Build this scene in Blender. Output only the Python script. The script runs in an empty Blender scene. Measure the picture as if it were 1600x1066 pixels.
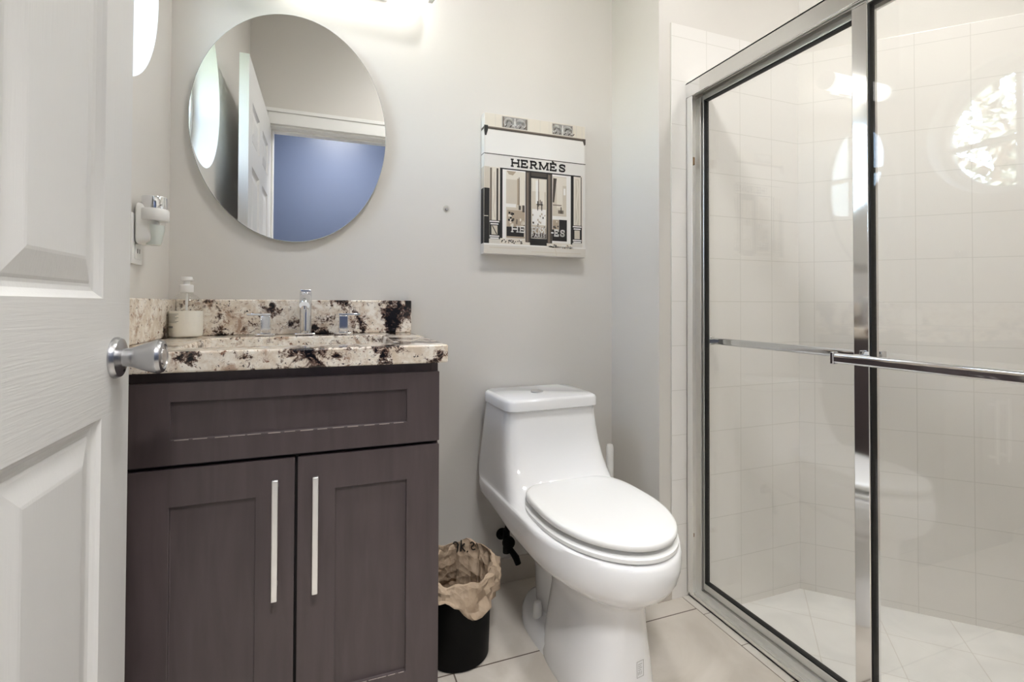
import bpy, bmesh, math, random
from mathutils import Vector, Matrix
random.seed(7)
S = bpy.context.scene
COL = S.collection
pi = math.pi

# ------------------------------------------------------------------ camera
cam_d = bpy.data.cameras.new('camera'); cam = bpy.data.objects.new('camera', cam_d); COL.objects.link(cam)
_F, _V0 = 770.03, 465.48
yaw, pit, rol = math.radians(20.696), math.radians(0.7936), math.radians(-0.1857)
cam_d.sensor_width = 36.0; cam_d.lens = _F * 36 / 1600
cam_d.shift_y = -(533 - _V0) / 1600; cam_d.clip_start = 0.02
fw = Vector((math.sin(yaw)*math.cos(pit), math.cos(yaw)*math.cos(pit), math.sin(pit)))
rt = Vector((math.cos(yaw), -math.sin(yaw), 0)); dn = -rt.cross(fw)
r2 = math.cos(rol)*rt + math.sin(rol)*dn; d2 = -math.sin(rol)*rt + math.cos(rol)*dn
M = Matrix.Identity(4)
for i in range(3):
    M[i][0] = r2[i]; M[i][1] = -d2[i]; M[i][2] = -fw[i]
M[0][3], M[1][3], M[2][3] = 0, 0, 0.967
cam.matrix_world = M
S.camera = cam

# ------------------------------------------------------------------ world, exposure
S.view_settings.view_transform = 'Standard'; S.view_settings.look = 'None'
S.view_settings.gamma = 1.0; S.view_settings.use_curve_mapping = False
S.view_settings.exposure = 0.67
W = bpy.data.worlds.new('world'); S.world = W; W.use_nodes = True
wn = W.node_tree.nodes; wl = W.node_tree.links
bg = wn['Background']; sky = wn.new('ShaderNodeTexSky')
sky.sky_type = 'NISHITA'; sky.sun_disc = False; sky.sun_elevation = math.radians(50); sky.sun_rotation = math.radians(120)
hs = wn.new('ShaderNodeHueSaturation'); hs.inputs['Saturation'].default_value = .8
wl.new(sky.outputs[0], hs.inputs['Color']); wl.new(hs.outputs[0], bg.inputs[0]); bg.inputs[1].default_value = 3.6
sun_d = bpy.data.lights.new('sun', 'SUN'); sun = bpy.data.objects.new('sun', sun_d); COL.objects.link(sun)
sun_d.energy = 24.0; sun_d.angle = math.radians(.6); sun_d.color = (1, .97, .92)
sun.rotation_euler = (math.radians(8), math.radians(52), 0); sun.location = (3, 0, 6)
S.cycles.max_bounces = 14; S.cycles.diffuse_bounces = 6; S.cycles.glossy_bounces = 8
S.cycles.transparent_max_bounces = 24; S.cycles.sample_clamp_indirect = 6.0
VANITY_W = 2.8        # emission strength of the vanity tube
SHOWER_W = 14.0        # shower ceiling lamp, watts
HALL_W = 58.0          # unseen fill lamp added in the hall behind the camera, watts
ROOM_W = 14.0          # fill lamp added on the bathroom ceiling, out of view, watts

# ------------------------------------------------------------------ materials
def new_mat(name):
    m = bpy.data.materials.new(name); m.use_nodes = True
    return m, m.node_tree.nodes, m.node_tree.links, m.node_tree.nodes['Principled BSDF']
def lin(c):
    return tuple(((x/255)/12.92 if x/255 <= 0.04045 else ((x/255+0.055)/1.055)**2.4) for x in c)
def pm(name, srgb, rough=0.5, metal=0.0, spec=0.5, bump=0.0, bscale=60.0, var=0.0, vscale=6.0, coat=0.0):
    m, n, l, b = new_mat(name)
    c = (*lin(srgb), 1)
    b.inputs['Base Color'].default_value = c; b.inputs['Roughness'].default_value = rough
    b.inputs['Metallic'].default_value = metal; b.inputs['Specular IOR Level'].default_value = spec
    b.inputs['Coat Weight'].default_value = coat
    tc = n.new('ShaderNodeTexCoord')
    if var > 0:
        t = n.new('ShaderNodeTexNoise'); t.inputs['Scale'].default_value = vscale; t.inputs['Detail'].default_value = 5
        l.new(tc.outputs['Object'], t.inputs['Vector'])
        mx = n.new('ShaderNodeMix'); mx.data_type = 'RGBA'
        mx.inputs['A'].default_value = tuple(x*(1-var) for x in c[:3]) + (1,)
        mx.inputs['B'].default_value = tuple(min(1, x*(1+var)) for x in c[:3]) + (1,)
        l.new(t.outputs['Fac'], mx.inputs['Factor']); l.new(mx.outputs['Result'], b.inputs['Base Color'])
    if bump > 0:
        t2 = n.new('ShaderNodeTexNoise'); t2.inputs['Scale'].default_value = bscale; t2.inputs['Detail'].default_value = 4
        l.new(tc.outputs['Object'], t2.inputs['Vector'])
        bp = n.new('ShaderNodeBump'); bp.inputs['Strength'].default_value = bump; bp.inputs['Distance'].default_value = 0.002
        l.new(t2.outputs['Fac'], bp.inputs['Height']); l.new(bp.outputs['Normal'], b.inputs['Normal'])
    return m
def glass_mat(name, tint=(1, 1, 1), rough=0.0):
    m, n, l, b = new_mat(name); n.remove(b)
    out = n['Material Output']
    tr = n.new('ShaderNodeBsdfTransparent'); tr.inputs[0].default_value = (*tint, 1)
    gl = n.new('ShaderNodeBsdfGlossy'); gl.inputs['Roughness'].default_value = rough
    gl.inputs['Color'].default_value = (1, 1, 1, 1)
    geo = n.new('ShaderNodeNewGeometry')
    mr = n.new('ShaderNodeMapRange'); mr.inputs['To Min'].default_value = 1.5; mr.inputs['To Max'].default_value = 1/1.5
    l.new(geo.outputs['Backfacing'], mr.inputs['Value'])
    fr = n.new('ShaderNodeFresnel'); l.new(mr.outputs[0], fr.inputs['IOR'])
    mx = n.new('ShaderNodeMixShader')
    l.new(fr.outputs[0], mx.inputs[0]); l.new(tr.outputs[0], mx.inputs[1]); l.new(gl.outputs[0], mx.inputs[2])
    l.new(mx.outputs[0], out.inputs[0])
    return m
def emit_mat(name, col, strength):
    m, n, l, b = new_mat(name)
    b.inputs['Base Color'].default_value = (0.9, 0.9, 0.9, 1)
    b.inputs['Emission Color'].default_value = (*col, 1); b.inputs['Emission Strength'].default_value = strength
    return m
def tile_mat(name, base, grout, w, h, off, plane='xz', mortar=0.003, rough=0.18, var=0.03, bump=0.25, vein=None, rot=0.0, noise=0.0):
    m, n, l, b = new_mat(name)
    tc = n.new('ShaderNodeTexCoord'); sep = n.new('ShaderNodeSeparateXYZ'); l.new(tc.outputs['Object'], sep.inputs[0])
    cmb = n.new('ShaderNodeCombineXYZ')
    l.new(sep.outputs['X'], cmb.inputs[0]); l.new(sep.outputs['Z' if plane == 'xz' else 'Y'], cmb.inputs[1])
    mp = n.new('ShaderNodeMapping'); mp.inputs['Location'].default_value = (-off[0], -off[1], 0)
    if rot:
        mp0 = n.new('ShaderNodeMapping'); mp0.inputs['Rotation'].default_value = (0, 0, rot)
        l.new(cmb.outputs[0], mp0.inputs[0]); l.new(mp0.outputs[0], mp.inputs[0])
    else:
        l.new(cmb.outputs[0], mp.inputs[0])
    br = n.new('ShaderNodeTexBrick'); br.offset = 0; br.squash = 1
    br.inputs['Scale'].default_value = 1; br.inputs['Brick Width'].default_value = w; br.inputs['Row Height'].default_value = h
    br.inputs['Mortar Size'].default_value = mortar/2; br.inputs['Mortar Smooth'].default_value = 0.2; br.inputs['Bias'].default_value = 0
    c = lin(base); g = lin(grout)
    br.inputs['Color1'].default_value = tuple(x*(1-var) for x in c)+(1,)
    br.inputs['Color2'].default_value = tuple(min(1, x*(1+var)) for x in c)+(1,)
    br.inputs['Mortar'].default_value = (*g, 1)
    l.new(mp.outputs[0], br.inputs['Vector'])
    last = br.outputs['Color']
    if vein:
        t = n.new('ShaderNodeTexNoise'); t.inputs['Scale'].default_value = 3.2; t.inputs['Detail'].default_value = 7; t.inputs['Distortion'].default_value = 1.6
        l.new(tc.outputs['Object'], t.inputs['Vector'])
        rp = n.new('ShaderNodeValToRGB'); rp.color_ramp.elements[0].position = 0.35; rp.color_ramp.elements[1].position = 0.7
        rp.color_ramp.elements[0].color = (*[v*0.9 for v in vein], 1); rp.color_ramp.elements[1].color = (1, 1, 1, 1)
        l.new(t.outputs['Fac'], rp.inputs[0])
        mx = n.new('ShaderNodeMix'); mx.data_type = 'RGBA'; mx.blend_type = 'MULTIPLY'; mx.inputs['Factor'].default_value = 1
        l.new(last, mx.inputs['A']); l.new(rp.outputs[0], mx.inputs['B']); last = mx.outputs['Result']
    l.new(last, b.inputs['Base Color'])
    b.inputs['Roughness'].default_value = rough
    bp = n.new('ShaderNodeBump'); bp.inputs['Strength'].default_value = bump; bp.inputs['Distance'].default_value = 0.002; bp.invert = True
    l.new(br.outputs['Fac'], bp.inputs['Height'])
    l.new(bp.outputs['Normal'], b.inputs['Normal'])
    return m

def granite_mat():
    m, n, l, b = new_mat('granite')
    tc = n.new('ShaderNodeTexCoord')
    def noise(scale, detail=8, rough=0.6, dist=0.0, off=(0, 0, 0)):
        mp = n.new('ShaderNodeMapping'); mp.inputs['Location'].default_value = off
        l.new(tc.outputs['Object'], mp.inputs[0])
        t = n.new('ShaderNodeTexNoise'); t.inputs['Scale'].default_value = scale; t.inputs['Detail'].default_value = detail
        t.inputs['Roughness'].default_value = rough; t.inputs['Distortion'].default_value = dist
        l.new(mp.outputs[0], t.inputs['Vector']); return t.outputs['Fac']
    def ramp(f, a, c):
        r = n.new('ShaderNodeMapRange'); r.inputs['From Min'].default_value = a; r.inputs['From Max'].default_value = c
        l.new(f, r.inputs['Value']); return r.outputs[0]
    def mix(fac, A, B):
        x = n.new('ShaderNodeMix'); x.data_type = 'RGBA'
        for key, val in (('A', A), ('B', B)):
            if isinstance(val, tuple): x.inputs[key].default_value = (*val, 1)
            else: l.new(val, x.inputs[key])
        l.new(fac, x.inputs['Factor']); return x.outputs['Result']
    c = mix(ramp(noise(36, 8, 0.7, 0.3), 0.40, 0.60), lin((246, 240, 230)), lin((220, 205, 186)))
    c = mix(ramp(noise(16, 10, 0.75, 0.5, (3, 1, 7)), 0.54, 0.62), c, lin((182, 156, 136)))
    c = mix(ramp(noise(44, 6, 0.75, 0.6, (9, 2, 4)), 0.585, 0.63), c, lin((134, 96, 76)))
    big = noise(10.5, 3, 0.5, 0.6, (1.7, 2.3, 6.1)); fine = noise(62, 10, 0.8, 0.5, (5, 5, 1))
    ad = n.new('ShaderNodeMath'); ad.operation = 'MULTIPLY_ADD'; ad.inputs[1].default_value = 0.9
    sx_ = n.new('ShaderNodeSeparateXYZ'); l.new(tc.outputs['Object'], sx_.inputs[0])
    gx = n.new('ShaderNodeMath'); gx.operation = 'MULTIPLY_ADD'; gx.inputs[1].default_value = .2; l.new(sx_.outputs['X'], gx.inputs[0]); l.new(big, gx.inputs[2])
    l.new(fine, ad.inputs[0]); l.new(gx.outputs[0], ad.inputs[2])
    c = mix(ramp(ad.outputs[0], 0.995, 1.04), c, lin((110, 86, 74)))
    c = mix(ramp(ad.outputs[0], 1.06, 1.09), c, lin((22, 20, 22)))
    c = mix(ramp(noise(95, 4, 0.7, 0.3, (8, 1, 1)), 0.63, 0.66), c, lin((46, 38, 37)))
    l.new(c, b.inputs['Base Color']); b.inputs['Roughness'].default_value = 0.12
    return m

def cabinet_mat():
    m, n, l, b = new_mat('espresso_wood')
    tc = n.new('ShaderNodeTexCoord'); mp = n.new('ShaderNodeMapping'); mp.inputs['Scale'].default_value = (14, 14, 1.6)
    l.new(tc.outputs['Object'], mp.inputs[0])
    t = n.new('ShaderNodeTexNoise'); t.inputs['Scale'].default_value = 3; t.inputs['Detail'].default_value = 8; t.inputs['Distortion'].default_value = .6
    l.new(mp.outputs[0], t.inputs['Vector'])
    mx = n.new('ShaderNodeMix'); mx.data_type = 'RGBA'
    mx.inputs['A'].default_value = (*lin((62, 53, 54)), 1); mx.inputs['B'].default_value = (*lin((88, 77, 78)), 1)
    l.new(t.outputs['Fac'], mx.inputs['Factor']); l.new(mx.outputs['Result'], b.inputs['Base Color'])
    b.inputs['Roughness'].default_value = 0.36
    b.inputs['Specular IOR Level'].default_value = 0.5
    return m

def door_mat():
    m, n, l, b = new_mat('white_door_paint')
    b.inputs['Base Color'].default_value = (*lin((213, 212, 210)), 1); b.inputs['Roughness'].default_value = 0.42
    tc = n.new('ShaderNodeTexCoord')
    def grain(sc):
        mp = n.new('ShaderNodeMapping'); mp.inputs['Scale'].default_value = sc; l.new(tc.outputs['Object'], mp.inputs[0])
        t = n.new('ShaderNodeTexNoise'); t.inputs['Scale'].default_value = 1; t.inputs['Detail'].default_value = 4; t.inputs['Distortion'].default_value = .9
        l.new(mp.outputs[0], t.inputs['Vector']); return t.outputs['Fac']
    v = grain((200, 200, 9)); h = grain((9, 9, 200))
    sep = n.new('ShaderNodeSeparateXYZ'); l.new(tc.outputs['Object'], sep.inputs[0])
    d = n.new('ShaderNodeMath'); d.operation = 'SUBTRACT'; d.inputs[1].default_value = 0.888; l.new(sep.outputs['Z'], d.inputs[0])
    a = n.new('ShaderNodeMath'); a.operation = 'ABSOLUTE'; l.new(d.outputs[0], a.inputs[0])
    lt = n.new('ShaderNodeMath'); lt.operation = 'LESS_THAN'; lt.inputs[1].default_value = 0.088; l.new(a.outputs[0], lt.inputs[0])
    lt2 = n.new('ShaderNodeMath'); lt2.operation = 'LESS_THAN'; lt2.inputs[1].default_value = 0.878; l.new(sep.outputs['Y'], lt2.inputs[0])
    mu = n.new('ShaderNodeMath'); mu.operation = 'MULTIPLY'; l.new(lt.outputs[0], mu.inputs[0]); l.new(lt2.outputs[0], mu.inputs[1])
    mx = n.new('ShaderNodeMix'); l.new(mu.outputs[0], mx.inputs['Factor']); l.new(v, mx.inputs['A']); l.new(h, mx.inputs['B'])
    bp = n.new('ShaderNodeBump'); bp.inputs['Strength'].default_value = 0.28; bp.inputs['Distance'].default_value = 0.0012
    l.new(mx.outputs['Result'], bp.inputs['Height']); l.new(bp.outputs['Normal'], b.inputs['Normal'])
    return m

def paper_mat():
    m, n, l, b = new_mat('kraft_paper')
    tc = n.new('ShaderNodeTexCoord')
    t = n.new('ShaderNodeTexVoronoi'); t.inputs['Scale'].default_value = 12; t.inputs['Detail'].default_value = 1.5; t.inputs['Roughness'].default_value = .6
    l.new(tc.outputs['Object'], t.inputs['Vector'])
    t2 = n.new('ShaderNodeTexNoise'); t2.inputs['Scale'].default_value = 9; l.new(tc.outputs['Object'], t2.inputs['Vector'])
    mx = n.new('ShaderNodeMix'); mx.data_type = 'RGBA'
    mx.inputs['A'].default_value = (*lin((150, 131, 112)), 1); mx.inputs['B'].default_value = (*lin((194, 172, 147)), 1)
    l.new(t2.outputs['Fac'], mx.inputs['Factor']); l.new(mx.outputs['Result'], b.inputs['Base Color'])
    b.inputs['Roughness'].default_value = 0.75
    bp = n.new('ShaderNodeBump'); bp.inputs['Strength'].default_value = 1.0; bp.inputs['Distance'].default_value = 0.022
    l.new(t.outputs['Distance'], bp.inputs['Height']); l.new(bp.outputs['Normal'], b.inputs['Normal'])
    return m

MT = {}
MT['wall'] = pm('wall_paint', (214, 210, 204), 0.38, bump=0.06, bscale=140)
MT['ceil'] = pm('ceiling_paint', (235, 234, 230), 0.7)
MT['blue'] = pm('blue_wall_paint', (80, 90, 114), 0.3, bump=0.05, bscale=140)
MT['trimw'] = pm('white_trim_paint', (236, 235, 232), 0.35)
MT['door'] = door_mat()
MT['tilew'] = tile_mat('shower_tile', (234, 231, 227), (217, 214, 208), 0.148, 0.148, (1.071, 1.868), mortar=0.0025, rough=0.12, var=0.004, bump=0.12)
MT['tiled'] = tile_mat('shower_tile_diagonal', (230, 226, 221), (215, 211, 205), 0.150, 0.148, (0.05, 1.868), mortar=0.0025, rough=0.10, var=0.004, bump=0.12)
MT['tilef'] = tile_mat('shower_floor_tile', (242, 240, 236), (226, 221, 214), 0.21, 0.21, (0.02, 0.05), plane='xy', mortar=0.003, rough=0.25, var=0.01, vein=(0.95, 0.95, 0.95), rot=math.radians(45))
MT['floor'] = tile_mat('floor_tile', (216, 209, 200), (104, 90, 80), 0.396, 0.396, (0.321, 1.273), plane='xy', mortar=0.0045, rough=0.3, var=0.015, vein=(0.86, 0.84, 0.81))
MT['base'] = tile_mat('baseboard_tile', (206, 199, 190), (130, 118, 106), 0.33, 0.5, (0.12, -0.3), mortar=0.003, rough=0.3, vein=(0.88, 0.86, 0.84))
MT['curb'] = tile_mat('curb_tile', (216, 211, 203), (128, 117, 106), 5.0, 0.15, (-1, 0.04), plane='xy', mortar=0.003, rough=0.3, vein=(0.9, 0.88, 0.86))
MT['granite'] = granite_mat()
MT['cab'] = cabinet_mat()
MT['glint'] = pm('painted_highlight', (176, 164, 158), 0.5, var=.3, vscale=90)
MT['cabdark'] = pm('gap_shade_and_kick', (22, 18, 18), 0.6)
MT['chrome'] = pm('chrome', (226, 227, 230), 0.06, metal=1.0)
MT['chrome2'] = pm('shower_chrome', (236, 236, 236), 0.07, metal=1.0)
MT['railm'] = pm('satin_aluminium', (240, 239, 236), 0.36, metal=0.85)
MT['satin'] = pm('satin_nickel', (188, 188, 190), 0.27, metal=1.0)
MT['alu'] = pm('polished_bar', (250, 250, 250), 0.32, metal=1.0)
MT['ceramic'] = pm('white_ceramic', (236, 236, 237), 0.08, coat=0.4)
MT['seatp'] = pm('white_seat_plastic', (237, 237, 236), 0.16)
MT['sink'] = pm('white_porcelain', (238, 238, 236), 0.08)
MT['plw'] = pm('white_plastic', (232, 231, 228), 0.35)
MT['black'] = pm('black_plastic', (4, 4, 4), 0.55, spec=.15)
MT['gasket'] = pm('black_rubber', (10, 10, 10), 0.6)
MT['ink'] = pm('dark_ink', (34, 32, 30), 0.6)
MT['inkg'] = pm('grey_ink', (150, 148, 145), 0.6)
MT['rust'] = pm('brown_rubber', (136, 108, 76), 0.6, var=0.2, vscale=60)
MT['paper'] = paper_mat()
MT['glass'] = glass_mat('shower_glass', (0.985, 0.988, 0.983))
MT['winglass'] = glass_mat('window_glass', (0.97, 0.98, 0.98))
MT['bottle'] = glass_mat('clear_plastic', (0.95, 0.95, 0.94), 0.05)
MT['soap'] = pm('cream_soap', (250, 246, 236), 0.4)
MT['mint'] = pm('fragrance_oil', (224, 230, 226), 0.15)
MT['tube'] = emit_mat('lamp_tube', (1.0, 0.97, 0.94), VANITY_W)
MT['leaf'] = pm('leaf_green', (172, 175, 158), 0.5, var=0.25, vscale=3)
MT['bark'] = pm('bark_brown', (92, 78, 64), 0.8, bump=0.5, bscale=20)
mm, n_, l_, b_ = new_mat('mirror_silver')
b_.inputs['Base Color'].default_value = (0.86, 0.87, 0.87, 1); b_.inputs['Metallic'].default_value = 1; b_.inputs['Roughness'].default_value = 0.0
MT['mirror'] = mm
MT['medge'] = pm('mirror_edge', (206, 214, 214), 0.15, metal=0.6)
# print inks of the canvas picture
for k, c in dict(p_white=(218, 214, 208), p_paper=(226, 223, 218), p_beige=(198, 188, 172), p_tan=(168, 152, 132), p_grey=(150, 146, 142),
                 p_dark=(66, 58, 52), p_black=(22, 20, 19), p_mid=(112, 100, 88), p_light=(216, 208, 194), p_pave=(206, 200, 190)).items():
    MT[k] = pm(k.replace('p_', 'print_'), c, 0.6)

# ------------------------------------------------------------------ mesh helpers
ROOT = {}
def origin(parent):
    while parent is not None and parent.parent is not None: parent = parent.parent
    return parent.location.copy() if parent is not None else Vector((0, 0, 0))
class MB:
    def __init__(s): s.v = []; s.f = []; s.m = []
    def add(s, vs, fs, mi=0):
        o = len(s.v); s.v += [Vector(p) for p in vs]
        for f in fs: s.f.append([i+o for i in f]); s.m.append(mi)
        return s
    def box(s, x0, x1, y0, y1, z0, z1, mi=0):
        vs = [(x, y, z) for z in (z0, z1) for y in (y0, y1) for x in (x0, x1)]
        return s.add(vs, [(0, 2, 3, 1), (4, 5, 7, 6), (0, 1, 5, 4), (2, 6, 7, 3), (0, 4, 6, 2), (1, 3, 7, 5)], mi)
    def quad(s, a, b, c, d, mi=0): return s.add([a, b, c, d], [(0, 1, 2, 3)], mi)
    def rings(s, rings, cap0=True, cap1=True, closed=True, mi=0):
        n = len(rings[0]); o = len(s.v)
        vs = [p for r in rings for p in r]; fs = []
        for i in range(len(rings)-1):
            for j in range(n if closed else n-1):
                k = (j+1) % n
                fs.append((i*n+j, i*n+k, (i+1)*n+k, (i+1)*n+j))
        if cap0: fs.append(tuple(reversed(range(n))))
        if cap1: fs.append(tuple((len(rings)-1)*n+j for j in range(n)))
        return s.add(vs, fs, mi)
    def lathe(s, prof, base=(0, 0, 0), axis='z', seg=40, cap0=True, cap1=True, mi=0):
        R = []
        for (r, h) in prof:
            ring = []
            for j in range(seg):
                t = 2*pi*j/seg; a, b = r*math.cos(t), r*math.sin(t)
                p = (a, b, h) if axis == 'z' else ((h, a, b) if axis == 'x' else (b, h, a))
                ring.append(Vector(base)+Vector(p))
            R.append(ring)
        return s.rings(R, cap0, cap1, True, mi)
    def tube(s, pts, rad, seg=14, mi=0):
        pts = [Vector(p) for p in pts]; R = []; up = None
        for i, p in enumerate(pts):
            d = (pts[min(i+1, len(pts)-1)]-pts[max(i-1, 0)]).normalized()
            if up is None:
                up = Vector((0, 0, 1)) if abs(d.z) < .9 else Vector((1, 0, 0))
            a = d.cross(up).normalized(); b = a.cross(d).normalized(); up = b
            r = rad[i] if isinstance(rad, (list, tuple)) else rad
            R.append([p+a*r*math.cos(2*pi*j/seg)+b*r*math.sin(2*pi*j/seg) for j in range(seg)])
        return s.rings(R, mi=mi)
    def build(s, name, mats, parent=None, bevel=0.0, seg=2, smooth=35, subsurf=0, recalc=True, loc=None, rotz=0.0):
        o0 = origin(parent)
        me = bpy.data.meshes.new(name)
        me.from_pydata([p-o0 for p in s.v], [], s.f)
        if not isinstance(mats, (list, tuple)): mats = [mats]
        for mt in mats: me.materials.append(MT[mt] if isinstance(mt, str) else mt)
        for p, mi in zip(me.polygons, s.m): p.material_index = mi
        if recalc:
            b = bmesh.new(); b.from_mesh(me); bmesh.ops.recalc_face_normals(b, faces=b.faces); b.to_mesh(me); b.free()
        o = bpy.data.objects.new(name, me); COL.objects.link(o)
        if parent is not None: o.parent = parent
        if loc is not None: o.location = loc
        if rotz: o.rotation_euler = (0, 0, rotz)
        if smooth:
            for p in me.polygons: p.use_smooth = True
            me.set_sharp_from_angle(angle=math.radians(smooth))
        if bevel > 0:
            md = o.modifiers.new('bevel', 'BEVEL'); md.width = bevel; md.segments = seg; md.limit_method = 'ANGLE'; md.angle_limit = math.radians(40)
            md.harden_normals = False
        if subsurf:
            md = o.modifiers.new('subsurf', 'SUBSURF'); md.levels = subsurf; md.render_levels = subsurf
        return o
def tag(o, label=None, cat=None, group=None, kind=None):
    if label: o['label'] = label
    if cat: o['category'] = cat
    if group: o['group'] = group
    if kind: o['kind'] = kind
    return o
def empty(name, loc, label=None, cat=None, group=None, kind=None):
    o = bpy.data.objects.new(name, None); COL.objects.link(o); o.location = loc; o.empty_display_size = .05
    return tag(o, label, cat, group, kind)
def struct(o, label=None): return tag(o, label, 'room part', None, 'structure')
def B(*a): return MB().box(*a)

# ------------------------------------------------------------------ key dimensions
XL, YB, YT, XP, ZC = -0.413, 1.632, 1.34, 1.025, 2.75
YF = 0.10                                  # room face of the front wall
WIN_Y, WIN_Z, WIN_R = 1.220, 1.75, 0.295

# ------------------------------------------------------------------ room shell
struct(B(XL-.2, 1.113, -1.25, YB+.1, -.12, 0).build('floor', 'floor', smooth=0), 'beige marble tile bathroom floor with dark grout')
struct(B(1.139, 2.75, -.02, 1.40, -.2, -.079).build('floor_shower', 'tilef', smooth=0), 'sunken white tiled shower floor behind the glass doors')
struct(B(1.113, 1.139, -.02, YT, -.2, 0.001).build('trim_1', 'curb', bevel=.001), 'narrow pale tile strip along the shower threshold')
struct(B(1.139, 1.207, -.02, YT, -.19, 0.0).build('trim_2', 'curb'), 'pale tile sill under the shower door track')
struct(B(XL-.3, 2.75, -1.4, YB+.3, ZC, ZC+.1).build('ceiling', 'ceil', smooth=0), 'plain white ceiling')
struct(B(XL-.16, XP+.02, YB, YB+.12, -.12, ZC).build('wall_back', 'wall', smooth=0), 'light grey painted wall behind vanity and toilet')
# partition (chase) wall right of the toilet; its front carries the shower tiles
struct(B(XP, 2.75, YT+.004, YB+.12, -.2, ZC).build('wall_partition', 'wall', smooth=0), 'grey painted wall return beside the toilet')
struct(B(1.071, 1.70, YT, YT+.0035, -.2, 1.911).build('wall_shower', 'tilew'), 'white square tiled wall at the end of the shower')
# diagonal tiled wall of the shower
dw = MB().box(0, 1.32, 0, .012, -.2, 1.911).build('wall_diagonal', 'tiled', loc=(1.648, YT, 0), rotz=math.radians(-45.3), bevel=.002)
struct(dw, 'white tiled wall set diagonally across the shower')
dwp = MB().box(-.02, 1.36, .012, .14, -.2, ZC).build('wall_diagonal_plaster', 'wall', loc=(1.648, YT, 0), rotz=math.radians(-45.3), smooth=0)
struct(dwp, 'painted wall above the diagonal shower tiles')
struct(B(2.56, 2.70, -.02, .44, -.2, ZC).build('wall_right', 'tilew', smooth=0), 'far end wall of the shower')
# front wall with the doorway
DX0, DX1, DZ = -0.318, 0.50, 2.0
fwm = MB()
fwm.box(XL-.16, DX0, -.02, YF, -.12, ZC); fwm.box(DX1, 2.70, -.02, YF, -.12, ZC); fwm.box(DX0, DX1, -.02, YF, DZ, ZC)
struct(fwm.build('wall_front', 'wall', smooth=0), 'wall with the doorway, seen in the mirror')
cs = MB()
cs.box(DX0-.07, DX0, YF, YF+.016, 0, DZ+.07); cs.box(DX1, DX1+.07, YF, YF+.016, 0, DZ+.07); cs.box(DX0, DX1, YF, YF+.016, DZ, DZ+.07)
cs.box(DX0-.075, DX1+.075, YF, YF+.022, DZ+.07, DZ+.092)
cs.box(DX0-.001, DX0+.012, -.02, YF+.002, 0, DZ); cs.box(DX1-.012, DX1+.001, -.02, YF+.002, 0, DZ); cs.box(DX0, DX1, -.02, YF+.002, DZ-.012, DZ+.001)
cs.box(DX0+.012, DX0+.024, .0, .05, 0, DZ-.012); cs.box(DX1-.024, DX1-.012, .0, .05, 0, DZ-.012); cs.box(DX0, DX1, .0, .05, DZ-.024, DZ-.012)
struct(cs.build('trim_3', 'trimw', bevel=.003), 'white casing around the doorway, seen in the mirror')
# hall behind the doorway
struct(B(-2.2, 2.75, -1.36, -1.25, -.12, ZC).build('wall_hall', 'blue', smooth=0), 'blue painted hall wall, seen in the mirror')
struct(B(-2.3, -2.2, -1.36, -.02, -.12, ZC).build('wall_hall_left', 'blue', smooth=0), 'blue painted end wall of the hall')
struct(B(2.7, 2.8, -1.36, -.02, -.12, ZC).build('wall_hall_right', 'blue', smooth=0), 'blue painted far end wall of the hall')
struct(B(-2.3, XL-.16, -.02, .1, -.12, ZC).build('wall_hall_side', 'wall', smooth=0), 'hall side wall beside the bathroom')
struct(B(-2.3, XL-.2, -1.36, 0, -.12, 0).build('floor_hall', 'floor', smooth=0), 'tiled hall floor')
struct(B(1.113, 2.8, -1.36, -.02, -.12, 0).build('floor_hall_right', 'floor', smooth=0), 'tiled hall floor beyond the doorway')
struct(B(-2.3, XL-.3, -1.4, .1, ZC, ZC+.1).build('ceiling_hall', 'ceil', smooth=0), 'white hall ceiling')

# left wall with the round window opening
def wall_with_hole():
    y0, y1, z0, z1 = YF-.12, YB+.12, -.12, ZC
    angs = [2*pi*i/96 for i in range(96)]
    for (a, b) in ((y0, z0), (y1, z0), (y1, z1), (y0, z1)): angs.append(math.atan2(b-WIN_Z, a-WIN_Y) % (2*pi))
    angs = sorted(angs); n = len(angs)
    inner, outer = [], []
    for t in angs:
        c, s = math.cos(t), math.sin(t)
        inner.append((WIN_Y+WIN_R*c, WIN_Z+WIN_R*s))
        k = min([((y1-WIN_Y)/c if c > 1e-9 else 1e9), ((y0-WIN_Y)/c if c < -1e-9 else 1e9), ((z1-WIN_Z)/s if s > 1e-9 else 1e9), ((z0-WIN_Z)/s if s < -1e-9 else 1e9)])
        outer.append((WIN_Y+k*c, WIN_Z+k*s))
    m = MB(); xo = XL-.16
    vs = [(XL, *p) for p in inner]+[(XL, *p) for p in outer]+[(xo, *p) for p in inner]+[(xo, *p) for p in outer]
    fs = []
    for i in range(n):
        j = (i+1) % n
        fs += [(i, j, n+j, n+i), (2*n+i, 3*n+i, 3*n+j, 2*n+j), (i, 2*n+i, 2*n+j, j), (n+i, n+j, 3*n+j, 3*n+i)]
    return m.add(vs, fs)
struct(wall_with_hole().build('wall_left', 'wall', smooth=30), 'painted wall with round window left of the vanity')
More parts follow.
